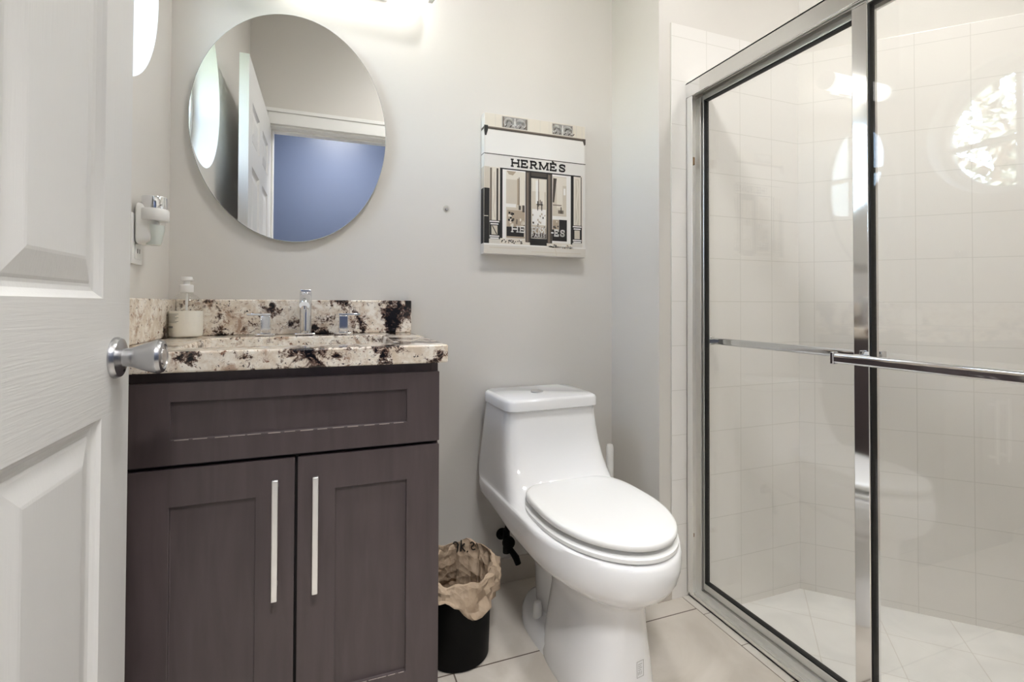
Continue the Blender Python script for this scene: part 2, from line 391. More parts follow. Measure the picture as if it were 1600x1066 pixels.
# round window
win = empty('window_1', (XL-.10, WIN_Y, WIN_Z)); struct(win, 'round white window with four panes high on the left wall')
def ringmesh(r0, r1, x0, x1, seg=72):
    m = MB(); R = []
    for (r, x) in ((r0, x0), (r1, x0), (r1, x1), (r0, x1)):
        R.append([(x, WIN_Y+r*math.cos(2*pi*j/seg), WIN_Z+r*math.sin(2*pi*j/seg)) for j in range(seg)])
    R.append(R[0]); return m.rings(R, False, False)
fr = ringmesh(WIN_R-.030, WIN_R-.0005, XL-.135, XL-.095)
fr2 = ringmesh(WIN_R-.042, WIN_R-.028, XL-.128, XL-.108)
fr.add(fr2.v, fr2.f)
fr.build('window_frame', 'trimw', win)
mu = MB(); r = WIN_R-.032
mu.box(XL-.126, XL-.104, WIN_Y-.012, WIN_Y+.012, WIN_Z-r, WIN_Z+r); mu.box(XL-.127, XL-.103, WIN_Y-r, WIN_Y+r, WIN_Z-.035-.012, WIN_Z-.035+.012)
mu.build('muntin', 'trimw', win, bevel=.003)
MB().lathe([(WIN_R-.032, -.002), (WIN_R-.032, .002)], (XL-.116, WIN_Y, WIN_Z), 'x', 64).build('window_pane', 'winglass', win)

# baseboards of floor tile
struct(B(.245, XP, YB-.012, YB, 0, .083).build('baseboard_back', 'base', bevel=.0015), 'beige tile baseboard behind the toilet')
struct(B(XP-.012, XP, YT-.004, YB-.012, 0, .083).build('baseboard_partition', 'base', bevel=.0015), 'beige tile baseboard on the partition wall side')
struct(B(XP-.012, 1.071, YT-.002, YT+.012, 0, .083).build('baseboard_corner', 'base', bevel=.0015), 'short beige tile baseboard piece at the partition corner')

# ------------------------------------------------------------------ lamps
vl = empty('vanity_light', (0.078, YB, 1.966), 'long white tube wall lamp above the oval mirror', 'wall lamp')
B(.0, .18, YB-.022, YB-.0005, 1.950, 2.002).build('wall_plate', 'chrome', vl, bevel=.003)
arms = MB(); arms.tube([(.078, YB-.02, 1.966), (.078, YB-.06, 1.966)], .012); arms.build('bracket', 'chrome', vl)
MB().lathe([(.0355, -.215), (.038, -.205), (.038, .205), (.0355, .215)], (.078, YB-.092, 1.966), 'x', 40).build('lamp_tube', 'tube', vl)
for sx in (-1, 1):
    MB().lathe([(.034, 0), (.039, .004), (.039, .018), (.034, .022)], (.078+sx*.226-.011, YB-.092, 1.966), 'x', 40).build('end_cap', 'plw', vl)
def ceiling_lamp(name, loc, watts, size, label, col=(1, .99, .975), beam=150):
    t = empty(name, loc, label, 'ceiling lamp')
    x, y, z = loc
    MB().lathe([(size/2+.03, 0), (size/2+.03, -.012), (size/2, -.016), (size/2-.004, -.004)], loc, 'z', 40, cap0=False, cap1=False).build('trim_ring', 'trimw', t)
    MB().lathe([(size/2-.002, -.004), (size/2-.002, -.006)], loc, 'z', 40).build('diffuser', emit_mat(name+'_diffuser', col, .25*watts/(pi*(size/2)**2*pi)), t)
    ld = bpy.data.lights.new(name+'_bulb', 'SPOT'); lo_ = bpy.data.objects.new(name+'_bulb', ld); COL.objects.link(lo_); lo_.parent = t
    lo_.location = (0, 0, -.012); ld.energy = watts*3.2; ld.spot_size = math.radians(beam); ld.spot_blend = 1.0; ld.shadow_soft_size = size/2; ld.color = col
    return t
ceiling_lamp('shower_ceiling_lamp', (1.62, .70, ZC), SHOWER_W, .26, 'round flush lamp in the ceiling over the shower', beam=112)
ceiling_lamp('bathroom_fill_lamp', (.55, .75, ZC), ROOM_W, .26, 'added round fill lamp, out of view, in the middle of the bathroom ceiling')
ceiling_lamp('hall_fill_lamp', (.1, -.62, ZC), HALL_W, .45, 'added round fill lamp, unseen, in the hall ceiling')

# ------------------------------------------------------------------ entry door (hinged on the left, open along the left wall)
door = struct(empty('door_1', (-.318, .15, 0)), 'white six panel door open along the left wall')
def panel_door():
    m = MB(); yc = [.162, .265, .507, .623, .872, .975]; zc = [.012, .25, .802, .974, 1.555, 1.66, 1.83, 1.99]
    xs = {1: -.30, -1: -.336}
    for sgn, X in xs.items():
        for i in range(5):
            for j in range(7):
                y0, y1, z0, z1 = yc[i], yc[i+1], zc[j], zc[j+1]
                if i in (1, 3) and j in (1, 3, 5):
                    prev = None
                    for ins, dep in ((0, 0), (.004, -.004), (.010, -.0085), (.016, -.010), (.020, -.010), (.024, -.008), (.052, -.0015), (.056, -.001)):
                        x = X+sgn*dep; q = [(x, y0+ins, z0+ins), (x, y1-ins, z0+ins), (x, y1-ins, z1-ins), (x, y0+ins, z1-ins)]
                        if prev:
                            for k in range(4): m.quad(prev[k], prev[(k+1) % 4], q[(k+1) % 4], q[k])
                        prev = q
                    m.quad(*prev)
                else:
                    m.quad((X, y0, z0), (X, y1, z0), (X, y1, z1), (X, y0, z1))
    y0, y1, z0, z1 = yc[0], yc[-1], zc[0], zc[-1]
    a, b = xs[-1], xs[1]
    m.quad((a, y0, z0), (b, y0, z0), (b, y0, z1), (a, y0, z1)); m.quad((a, y1, z0), (b, y1, z0), (b, y1, z1), (a, y1, z1))
    m.quad((a, y0, z0), (b, y0, z0), (b, y1, z0), (a, y1, z0)); m.quad((a, y0, z1), (b, y0, z1), (b, y1, z1), (a, y1, z1))
    return m
dm = panel_door(); leaf = dm.build('door_leaf', 'door', door, smooth=0)
b = bmesh.new(); b.from_mesh(leaf.data); bmesh.ops.remove_doubles(b, verts=b.verts, dist=1e-5); bmesh.ops.recalc_face_normals(b, faces=b.faces); b.to_mesh(leaf.data); b.free()
kx, ky, kz = -.30, .918, .884
kn = MB().lathe([(.0315, 0), (.0315, .003), (.029, .008), (.022, .0105), (.0145, .012), (.0140, .019), (.0155, .024), (.0195, .034), (.0238, .046), (.0265, .055), (.0265, .058), (.0245, .0625), (.0195, .064), (.018, .062), (.013, .062), (.012, .0635), (.002, .0635)], (kx, ky, kz), 'x', 48)
knob = kn.build('door_knob', 'satin', door, smooth=40); knob['label'] = 'satin nickel door knob on round rose'
MB().lathe([(.0022, -.001), (.0022, .0115)], (kx, ky+.004, kz-.02), 'x', 12).build('rose_screw', 'black', knob)
for z in (.25, 1.0, 1.75):
    MB().tube([(-.318, .152, z-.045), (-.318, .152, z+.045)], .007).build('hinge', 'satin', door)

# ------------------------------------------------------------------ oval mirror
MX, MZ, MA, MC = -.0955, 1.496, .2715, .343
def oval(scale_a, scale_c, y, seg=96): return [(MX+scale_a*math.cos(2*pi*j/seg), y, MZ+scale_c*math.sin(2*pi*j/seg)) for j in range(seg)]
mir = MB(); mir.rings([oval(MA, MC, YB-.002), oval(MA, MC, YB-.016), oval(MA-.0015, MC-.0015, YB-.018)], mi=1)
mir.add(oval(MA-.0015, MC-.0015, YB-.018), [tuple(range(96))], 0)
mir.f.pop(-2); mir.m.pop(-2)
mo = mir.build('oval_mirror', ['mirror', 'medge'], smooth=30)
tag(mo, 'frameless oval mirror on grey wall above the granite vanity', 'mirror')

# ------------------------------------------------------------------ vanity cabinet
CX0, CX1, CY = -.36, .242, 1.12          # front face of the carcass at CY, doors stand proud
cab = empty('vanity_cabinet', ((CX0+CX1)/2, 1.37, 0), 'dark espresso shaker vanity cabinet under the granite top', 'cabinet')
car = MB(); cz = .8345
car.box(CX0, CX0+.016, CY, YB-.003, .10, cz); car.box(CX1-.016, CX1, CY, YB-.003, .10, cz); car.box(CX0+.016, CX1-.016, YB-.012, YB-.003, .10, cz)
car.box(CX0+.016, CX1-.016, CY, YB-.012, .10, .116); car.box(CX0+.016, CX1-.016, CY, CY+.016, .116, cz)
car.build('carcass', 'cab', cab, bevel=.001)
B(CX0+.003, CX1-.003, CY-.0009, CY-.0001, .102, .666).build('gap_shade', 'cabdark', cab)  # near-black sheet painting the shade in the gaps between the fronts
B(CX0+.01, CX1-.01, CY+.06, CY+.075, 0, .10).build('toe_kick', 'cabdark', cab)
def shaker(x0, x1, z0, z1, sx0, sx1, sz0, sz1, y=CY-.001, t=.019, rec=.008):
    m = MB(); yf = y-t
    xs = [x0, sx0, sx1, x1]; zs = [z0, sz0, sz1, z1]
    for i in range(3):
        for j in range(3):
            if i == 1 and j == 1: continue
            m.quad((xs[i], yf, zs[j]), (xs[i+1], yf, zs[j]), (xs[i+1], yf, zs[j+1]), (xs[i], yf, zs[j+1]))
    p = [(sx0, sz0), (sx1, sz0), (sx1, sz1), (sx0, sz1)]
    for k in range(4):
        a, c = p[k], p[(k+1) % 4]
        m.quad((a[0], yf, a[1]), (c[0], yf, c[1]), (c[0], yf+rec, c[1]), (a[0], yf+rec, a[1]))
    m.quad((sx0, yf+rec, sz0), (sx1, yf+rec, sz0), (sx1, yf+rec, sz1), (sx0, yf+rec, sz1))
    q = [(x0, z0), (x1, z0), (x1, z1), (x0, z1)]
    for k in range(4):
        a, c = q[k], q[(k+1) % 4]
        m.quad((a[0], yf, a[1]), (c[0], yf, c[1]), (c[0], y-.001, c[1]), (a[0], y-.001, a[1]))
    m.quad(*[(a[0], y-.001, a[1]) for a in q])
    return m
def weld(o):
    b = bmesh.new(); b.from_mesh(o.data); bmesh.ops.remove_doubles(b, verts=b.verts, dist=1e-5); bmesh.ops.recalc_face_normals(b, faces=b.faces); b.to_mesh(o.data); b.free()
    return o
drawer = weld(shaker(CX0+.002, CX1-.001, .6615, .816, -.273, .169, .708, .780).build('drawer_front', 'cab', cab, bevel=.0012, smooth=0))
GX = -.0535
doorL = weld(shaker(CX0+.002, GX-.0030, .105, .6535, -.273, -.128, .165, .582).build('cabinet_door', 'cab', cab, bevel=.0012, smooth=0))
doorR = weld(shaker(GX+.0030, CX1-.001, .105, .6535, .022, .169, .165, .582).build('cabinet_door', 'cab', cab, bevel=.0012, smooth=0))
doorL['label'] = 'left cabinet door with bar pull'; doorR['label'] = 'right cabinet door with bar pull'
rw = random.Random(4)
def glint(par, x0, x1, z, n):  # thin pale strips paint a highlight along the lower panel edges
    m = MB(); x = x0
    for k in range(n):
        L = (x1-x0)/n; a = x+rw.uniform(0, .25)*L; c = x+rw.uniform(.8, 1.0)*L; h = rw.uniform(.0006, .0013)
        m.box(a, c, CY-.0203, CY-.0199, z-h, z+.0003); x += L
    return m.build('edge_highlight', 'glint', par, smooth=0)
glint(drawer, -.268, .165, .708, 14); glint(doorR, .07, .169, .165, 5); glint(doorL, -.24, -.16, .165, 3)
def pull(x, z0, z1, par):
    m = MB(); yf = CY-.02
    w = .0055
    m.box(x-w, x+w, yf-.030, yf-.022, z0, z1)
    m.box(x-w*.8, x+w*.8, yf-.0225, yf, z1-.022, z1-.012); m.box(x-w*.8, x+w*.8, yf-.0225, yf, z0+.018, z0+.028)
    return m.build('handle', 'alu', par, bevel=.0012)
pull(-.0905, .384, .6205, doorL); pull(-.0165, .384, .6185, doorR)

# ------------------------------------------------------------------ granite countertop
TX0, TX1, TY, TZ = XL+.002, .260, 1.094, .876
SX0, SX1, SY0, SY1 = -.285, .155, 1.185, 1.50
top = empty('countertop', ((TX0+TX1)/2, 1.36, .835), 'speckled cream and black granite counter on the dark vanity', 'countertop')
sl = MB()
z0, z1 = .836, TZ
def rrect(x0, x1, y0, y1, r, z, n=6):
    out = []
    for (cx, cy, a0) in ((x1-r, y1-r, 0), (x0+r, y1-r, pi/2), (x0+r, y0+r, pi), (x1-r, y0+r, 3*pi/2)):
        for k in range(n+1):
            t = a0+pi/2*k/n; out.append(Vector((cx+r*math.cos(t), cy+r*math.sin(t), z)))
    return out
def outer_of(ring, x0, x1, y0, y1, z):
    cx, cy = (SX0+SX1)/2, (SY0+SY1)/2; out = []
    for p in ring:
        hw, hh = (SX1-SX0)/2, (SY1-SY0)/2
        dx, dy = (p.x-cx)/hw, (p.y-cy)/hh
        k = max(abs(dx), abs(dy)); dx /= k; dy /= k
        out.append(Vector(((x1-cx)*dx+cx if dx > 0 else (cx-x0)*dx+cx, (y1-cy)*dy+cy if dy > 0 else (cy-y0)*dy+cy, z)))
    return out
ri = rrect(SX0, SX1, SY0, SY1, .025, z1); ro = outer_of(ri, TX0, TX1, TY, YB-.002, z1)
# exact corners: snap the nearest outer point of each corner
for (x, y) in ((TX0, TY), (TX1, TY), (TX0, YB-.002), (TX1, YB-.002)):
    q = min(ro, key=lambda p: (p.x-x)**2+(p.y-y)**2); q.x, q.y = x, y
low = lambda R, z: [Vector((p.x, p.y, z)) for p in R]
sl.rings([low(ri, z0), ri, ro, low(ro, z0), low(ri, z0)], False, False)
weld(sl.build('slab', 'granite', top, bevel=.004, seg=3, smooth=40))
B(TX0+.021, TX1, YB-.022, YB-.002, TZ+.0005, .979).build('backsplash', 'granite', top, bevel=.003)
B(TX0, TX0+.020, TY+.004, YB-.002, TZ+.0005, .979).build('side_splash', 'granite', top, bevel=.003)
# sink
sk = MB(); o0 = .004
rr = [rrect(SX0-o0-.012, SX1+o0+.012, SY0-o0-.012, SY1+o0+.012, .03, z0-.0012), rrect(SX0-o0, SX1+o0, SY0-o0, SY1+o0, .028, z0-.0012), rrect(SX0+.006, SX1-.006, SY0+.006, SY1-.006, .03, .80),
      rrect(SX0+.02, SX1-.02, SY0+.02, SY1-.02, .04, .735), rrect(SX0+.05, SX1-.05, SY0+.05, SY1-.05, .04, .718), rrect(-.085, -.045, 1.33, 1.37, .0199, .712)]
sk.rings(rr, False, True)
sink = sk.build('sink', 'sink', smooth=50); sink.modifiers.new('solid', 'SOLIDIFY').thickness = .006; sink.modifiers['solid'].offset = -1
tag(sink, 'white rectangular porcelain basin set under the granite counter', 'sink')

# ------------------------------------------------------------------ faucet (spout and two lever handles)
fz = TZ+.0008; FX, FY = -.055, 1.565
fau = empty('faucet', (FX, FY, fz), 'chrome widespread faucet on the granite behind the basin', 'faucet')
sp = MB(); sp.lathe([(.0165, 0), (.0165, .118), (.0155, .121), (.0, .121)][:3], (FX, FY, fz+.005), 'z', 32)
sp.build('spout_body', 'chrome', fau)
s2 = MB(); s2.tube([(FX, FY+.010, fz+.112), (FX, FY-.03, fz+.106), (FX, FY-.085, fz+.094), (FX, FY-.098, fz+.086)], [.0155, .0155, .014, .013], 20)
s2.lathe([(.0105, 0), (.0105, -.008)], (FX, FY-.088, fz+.084), 'z', 20)
s2.build('spout', 'chrome', fau)
B(FX-.027, FX+.027, FY-.027, FY+.027, fz, fz+.006).build('base_plate', 'chrome', fau, bevel=.0015)
lv = MB(); lv.box(FX-.0155, FX+.0155, FY-.006, FY+.018, fz+.124, fz+.133); lv.build('top_cap', 'chrome', fau, bevel=.003)
for hx, sg in ((-.160, -1), (.050, 1)):
    h = MB(); h.box(hx-.013, hx+.013, FY-.013, FY+.013, fz+.006, fz+.056)
    hh = h.build('handle_post', 'chrome', fau, bevel=.002)
    h = MB(); h.box(min(hx-sg*.014, hx+sg*.048), max(hx-sg*.014, hx+sg*.048), FY-.012, FY+.012, fz+.0565, fz+.063); h.build('lever', 'chrome', hh, bevel=.002)
    B(hx-.026, hx+.026, FY-.026, FY+.026, fz, fz+.0058).build('base_plate', 'chrome', fau, bevel=.0015)

# ------------------------------------------------------------------ soap bottle
bx, by, bz = -.350, 1.548, TZ+.0008
so = empty('soap_dispenser', (bx, by, bz), 'clear pump bottle half full of cream soap on the granite', 'soap bottle')
MB().lathe([(.034, 0), (.0385, .003), (.0400, .010), (.0400, .078), (.0385, .090), (.034, .101), (.026, .110), (.0175, .1155), (.0150, .118), (.0150, .124)], (bx, by, bz), 'z', 48, cap1=False).build('bottle', 'bottle', so)
MB().lathe([(.033, .0015), (.0374, .0045), (.0388, .011), (.0388, .0705)], (bx, by, bz), 'z', 48).build('soap_fill', 'soap', so)
MB().lathe([(.0155, .1205), (.0160, .1215), (.0160, .139), (.0145, .141), (.008, .1415), (.0075, .1505), (.0125, .152), (.0135, .154), (.0135, .160), (.0125, .162)], (bx, by, bz), 'z', 36).build('pump', 'plw', so)
nz = MB(); nz.tube([(bx, by, bz+.157), (bx+.004, by+.024, bz+.157), (bx+.006, by+.034, bz+.154)], [.0045, .004, .0035], 12); nz.build('nozzle', 'plw', so)
MB().tube([(bx, by, bz+.118), (bx, by, bz+.072)], .003, 10).build('dip_tube', 'plw', so)
lb = MB(); ang = lambda t: math.radians(t)
def curved(m, r, a0, a1, za, zb, mi=0, n=10):
    for k in range(n):
        t0, t1 = ang(a0+(a1-a0)*k/n), ang(a0+(a1-a0)*(k+1)/n)
        m.quad((bx+r*math.cos(t0), by+r*math.sin(t0), bz+za), (bx+r*math.cos(t1), by+r*math.sin(t1), bz+za), (bx+r*math.cos(t1), by+r*math.sin(t1), bz+zb), (bx+r*math.cos(t0), by+r*math.sin(t0), bz+zb), mi)
for i in range(8):
    curved(lb, .0404, 205, 205+52-(i % 3)*6, .062-i*.0032, .0633-i*.0032)
curved(lb, .0404, 205, 236, .026, .031)
lb.build('label', 'inkg', so, recalc=False)

# ------------------------------------------------------------------ outlet and plug-in air freshener on the left wall
ou = empty('wall_outlet', (XL, 1.365, 1.057), 'white outlet cover plate on the left wall behind the air freshener', 'outlet')
B(XL+.0003, XL+.006, 1.33, 1.40, 1.057, 1.172).build('cover_plate', 'plw', ou, bevel=.002)
B(XL+.006, XL+.0085, 1.348, 1.382, 1.068, 1.104).build('socket', 'plw', ou, bevel=.001)
sl_ = MB(); sl_.box(XL+.0084, XL+.0088, 1.357, 1.360, 1.082, 1.092); sl_.box(XL+.0084, XL+.0088, 1.370, 1.373, 1.082, 1.092); sl_.build('slot', 'black', ou)
af = empty('air_freshener', (XL+.009, 1.375, 1.105), 'white plug-in air freshener with clear vial on the left wall', 'air freshener')
body = MB(); body.rings([[(x, p.x, p.y) for p in [Vector((q.x, q.y, 0)) for q in rrect(1.338+i_, 1.412-i_, 1.103+i_, 1.198-i_, .014-.3*i_, 0)]] for x, i_ in ((XL+.0092, .002), (XL+.012, 0), (XL+.036, .004), (XL+.042, .012))])
body.build('housing', 'plw', af, smooth=40)
cx_, cy_ = -.3745, 1.362
MB().lathe([(.0275, 1.158), (.0295, 1.161), (.0295, 1.182), (.0275, 1.185)], (cx_, cy_, 0), 'z', 40).build('collar', 'plw', af)
MB().lathe([(.0240, 1.185), (.0248, 1.186), (.0248, 1.212), (.0235, 1.214)], (cx_, cy_, 0), 'z', 40).build('cap', 'chrome', af)
MB().lathe([(.013, 1.100), (.0155, 1.102), (.0175, 1.112), (.0220, 1.138), (.0220, 1.1575)], (cx_, cy_, 0), 'z', 36).build('vial', 'bottle', af)
MB().lathe([(.0115, 1.1025), (.0142, 1.104), (.0162, 1.113), (.0203, 1.138), (.0205, 1.148)], (cx_, cy_, 0), 'z', 30).build('fragrance_oil', 'mint', af)
MB().lathe([(.003, 0), (.003, .0015)], (XL+.0365, 1.392, 1.190), 'x', 12).build('screw_head', 'chrome', af)

# ------------------------------------------------------------------ clear wall hook base
hk = empty('wall_anchor', (.378, YB, 1.289), 'small clear round wall anchor between mirror and canvas picture', 'wall hook')
MB().lathe([(.0115, -.0005), (.012, -.004), (.0095, -.007), (.0065, -.0068), (.006, -.003)], (.378, YB, 1.289), 'y', 28).build('ring', 'bottle', hk)
MB().lathe([(.0055, -.001), (.005, -.004), (.002, -.0046)], (.3795, YB, 1.288), 'y', 20).build('screw', 'satin', hk)

# ------------------------------------------------------------------ canvas picture with shop front print
AX0, AX1, AZ0, AZ1, AD = .500, .891, 1.140, 1.625, .034
ar = empty('canvas_picture', ((AX0+AX1)/2, YB, AZ0), 'square-edged canvas picture of a black and white shop front above the toilet', 'picture')
B(AX0, AX1, YB-AD, YB-.001, AZ0, AZ1).build('canvas', 'p_white', ar, bevel=.002)
AW, AH = AX1-AX0, AZ1-AZ0
INK = ['p_white', 'p_paper', 'p_beige', 'p_tan', 'p_grey', 'p_dark', 'p_black', 'p_mid', 'p_light', 'p_pave']
IX = {k[2:]: i for i, k in enumerate(INK)}
pr = MB(); LV = [0]
def P(s, t, d=0.0): return (AX0+s*AW, YB-AD-.0004-d, AZ1-t*AH)
def rect(s0, t0, s1, t1, c, lay=0): 
    d = lay*.00012
    pr.quad(P(s0, t0, d), P(s1, t0, d), P(s1, t1, d), P(s0, t1, d), IX[c])
def poly(pts, c, lay=0):
    d = lay*.00012
    pr.add([P(s, t, d) for s, t in pts], [tuple(range(len(pts)))], IX[c])
def stroke(m, pts, w, fn, mi=0, closed=False):
    n = len(pts)
    for i in range(n-1 if not closed else n):
        a = Vector((*pts[i], 0)); b = Vector((*pts[(i+1) % n], 0)); d = b-a
        if d.length < 1e-9: continue
        nn = Vector((-d.y, d.x, 0)).normalized()*w/2; e = d.normalized()*w*.25
        q = [a-nn-e, b-nn+e, b+nn+e, a+nn-e]
        m.add([fn(p.x, p.y) for p in q], [(0, 1, 2, 3)], mi)
rr_ = random.Random(3)
rect(.006, .004, .994, .996, 'white')
rect(.006, .004, .994, .098, 'light', 1)
for s in (.10, .42, .53, .62, .90, .96): rect(s, .006, s+.006, .095, 'pave', 2)
for s0, s1 in ((.165, .41), (.655, .865)):
    rect(s0, .012, s1, .092, 'grey', 2); rect(s0+.008, .016, s0+.02, .09, 'mid', 3); rect(s1-.02, .016, s1-.008, .09, 'mid', 3)
    mid = (s0+s1)/2
    for cx in (mid-.055, mid+.055):
        for R in (.045, .025):
            pts = [(cx+R*math.cos(a*pi/10), .056-.7*R*math.sin(a*pi/10)) for a in range(-2, 13)]
            stroke(pr, pts, .011, lambda x, y: P(x, y, .0004), IX['paper'])
    stroke(pr, [(mid, .02), (mid, .088)], .008, lambda x, y: P(x, y, .0004), IX['paper'])
    for k in range(5): stroke(pr, [(s0+.03+k*.045, .085), (s0+.045+k*.045, .072)], .008, lambda x, y: P(x, y, .0004), IX['dark'])
rect(.0, .098, 1.0, .108, 'mid', 4); rect(0, .106, 1.0, .117, 'dark', 5); rect(0.01, .117, .99, .121, 'pave', 4)
poly([(.0, .092), (.035, .092), (.035, .125), (.02, .165), (.006, .165), (.0, .13)], 'black', 6); poly([(.965, .1), (1, .1), (1, .14), (.985, .15)], 'dark', 6)
rect(.012, .121, .985, .288, 'paper', 2); rect(.0, .288, 1, .294, 'dark', 5); rect(.012, .294, .985, .383, 'white', 3)
# facade
rect(.0, .383, .97, .925, 'light', 2)
rect(.004, .383, .05, .535, 'beige', 3); rect(.002, .535, .052, .925, 'black', 4); rect(.002, .73, .04, .735, 'light', 5)
for s0 in (.055, .115): rect(s0, .39, s0+.018, .76, 'mid' if s0 < .1 else 'dark', 3)
rect(.075, .39, .115, .76, 'light', 3)
stroke(pr, [(.095, .42), (.09, .5), (.1, .58), (.088, .66), (.1, .74)], .01, lambda x, y: P(x, y, .0006), IX['beige'])
def pilaster_base(s, lay=4):
    rect(s-.045, .76, s+.05, .93, 'black', lay)
    for t, w in ((.765, .045), (.782, .036), (.868, .045), (.882, .04)): rect(s-w, t, s+w, t+.009, 'paper', lay+1)
    rect(s-.028, .797, s+.028, .862, 'beige', lay+1); stroke(pr, [(s-.02, .80), (s+.02, .858)], .008, lambda x, y: P(x, y, .0009), IX['dark'])
    rect(s-.05, .893, s+.05, .93, 'pave', lay+2)
pilaster_base(.098)
rect(.148, .383, .172, .90, 'black', 4); rect(.148, .383, .95, .392, 'black', 5)
# left window
rect(.172, .392, .39, .885, 'paper', 5); rect(.205, .40, .385, .88, 'beige', 6)
rect(.205, .40, .385, .46, 'light', 7); poly([(.21, .40), (.30, .40), (.27, .43), (.23, .425)], 'tan', 8)
rect(.31, .45, .33, .64, 'tan', 8); rect(.335, .45, .38, .64, 'light', 8); rect(.325, .44, .332, .66, 'mid', 9)
rect(.205, .635, .30, .66, 'paper', 8); rect(.325, .645, .345, .675, 'dark', 9); rect(.36, .64, .382, .69, 'dark', 9)
rect(.215, .68, .385, .80, 'tan', 8)
for k in range(16):
    s, t = .21+rr_.random()*.06, .69+rr_.random()*.10; rect(s, t, s+.018, t+.014, rr_.choice(['dark', 'black', 'black', 'light']), 9+k*.3)
for k in range(8):
    s, t = .29+rr_.random()*.085, .70+rr_.random()*.09; rect(s, t, s+.014, t+.02, rr_.choice(['light', 'beige', 'mid']), 9+k*.3)
rect(.21, .80, .375, .868, 'black', 13); rect(.21, .868, .385, .88, 'tan', 12)
# mullion, door, mullion
rect(.39, .392, .435, .905, 'dark', 7); rect(.402, .40, .42, .90, 'mid', 8)
rect(.435, .392, .60, .42, 'dark', 7); rect(.435, .42, .60, .435, 'black', 8); rect(.435, .392, .445, .93, 'black', 8)
rect(.447, .435, .595, .87, 'beige', 8); rect(.455, .44, .59, .53, 'light', 9); rect(.515, .44, .522, .64, 'mid', 10); rect(.49, .45, .513, .62, 'paper', 10); rect(.527, .46, .575, .62, 'light', 10)
rect(.50, .62, .56, .63, 'dark', 11); rect(.505, .60, .515, .67, 'dark', 11); rect(.545, .60, .555, .67, 'dark', 11); rect(.53, .59, .54, .63, 'mid', 11)
rect(.455, .66, .59, .775, 'paper', 11)
for k in range(26):
    s, t = .455+rr_.random()*.12, .685+rr_.random()*.11; rect(s, t, s+.012, t+.014, rr_.choice(['tan', 'mid', 'paper', 'dark']), 12+k*.2)
rect(.447, .79, .595, .87, 'tan', 12); rect(.447, .836, .595, .87, 'dark', 13); rect(.435, .875, .60, .925, 'black', 9); rect(.46, .868, .58, .875, 'light', 12)
rect(.60, .392, .655, .905, 'dark', 7); rect(.613, .40, .635, .90, 'mid', 8); rect(.60, .392, .607, .90, 'black', 8)
# right window
rect(.655, .392, .845, .90, 'paper', 6); rect(.658, .405, .80, .885, 'beige', 7); rect(.675, .41, .80, .47, 'light', 8)
poly([(.665, .42), (.70, .42), (.675, .60), (.658, .60)], 'dark', 9); rect(.70, .45, .76, .64, 'light', 9); rect(.77, .49, .79, .54, 'paper', 10)
rect(.66, .615, .75, .622, 'mid', 10); rect(.655, .70, .80, .725, 'paper', 10); rect(.74, .63, .75, .68, 'dark', 11); rect(.715, .655, .77, .68, 'mid', 10)
rect(.725, .725, .805, .885, 'black', 11); rect(.66, .73, .72, .80, 'tan', 10); rect(.655, .80, .725, .885, 'black', 11)
for k in range(8):
    s, t = .66+rr_.random()*.05, .73+rr_.random()*.06; rect(s, t, s+.012, t+.012, rr_.choice(['dark', 'light', 'mid']), 12+k*.2)
rect(.845, .392, .875, .91, 'black', 7); rect(.95, .392, .958, .92, 'black', 7); rect(.875, .40, .95, .77, 'light', 7); rect(.893, .41, .93, .76, 'beige', 8)
stroke(pr, [(.91, .42), (.92, .5), (.905, .6), (.918, .7), (.905, .75)], .012, lambda x, y: P(x, y, .0011), IX['light'])
pilaster_base(.912, 8)
# mosaic sill and pavement
rect(.15, .885, .39, .925, 'light', 14); rect(.62, .905, .86, .94, 'light', 14)
for (a, b2, t0) in ((.155, .385, .89), (.63, .86, .91)):
    for k in range(34):
        s = a+rr_.random()*(b2-a-.012); t = t0+rr_.random()*.024
        rect(s, t, s+.011, t+.008, rr_.choice(['dark', 'mid', 'black', 'paper']), 15+k*.1)
rect(.0, .925, 1, .996, 'pave', 13); rect(.0, .925, 1, .935, 'paper', 14); rect(.05, .95, .4, .957, 'beige', 15); rect(.45, .97, .95, .976, 'beige', 15); stroke(pr, [(.68, .94), (.70, .99)], .008, lambda x, y: P(x, y, .0022), IX['beige'])
def side(t0, t1, c): pr.quad((AX0-.0004, YB-AD, AZ1-t0*AH), (AX0-.0004, YB-.003, AZ1-t0*AH), (AX0-.0004, YB-.003, AZ1-t1*AH), (AX0-.0004, YB-AD, AZ1-t1*AH), IX[c])
side(.10, .118, 'dark'); side(.383, .535, 'beige'); side(.535, .925, 'black'); side(.288, .294, 'dark'); side(.925, .99, 'pave')
pr.build('print', INK, ar, smooth=0, recalc=False)
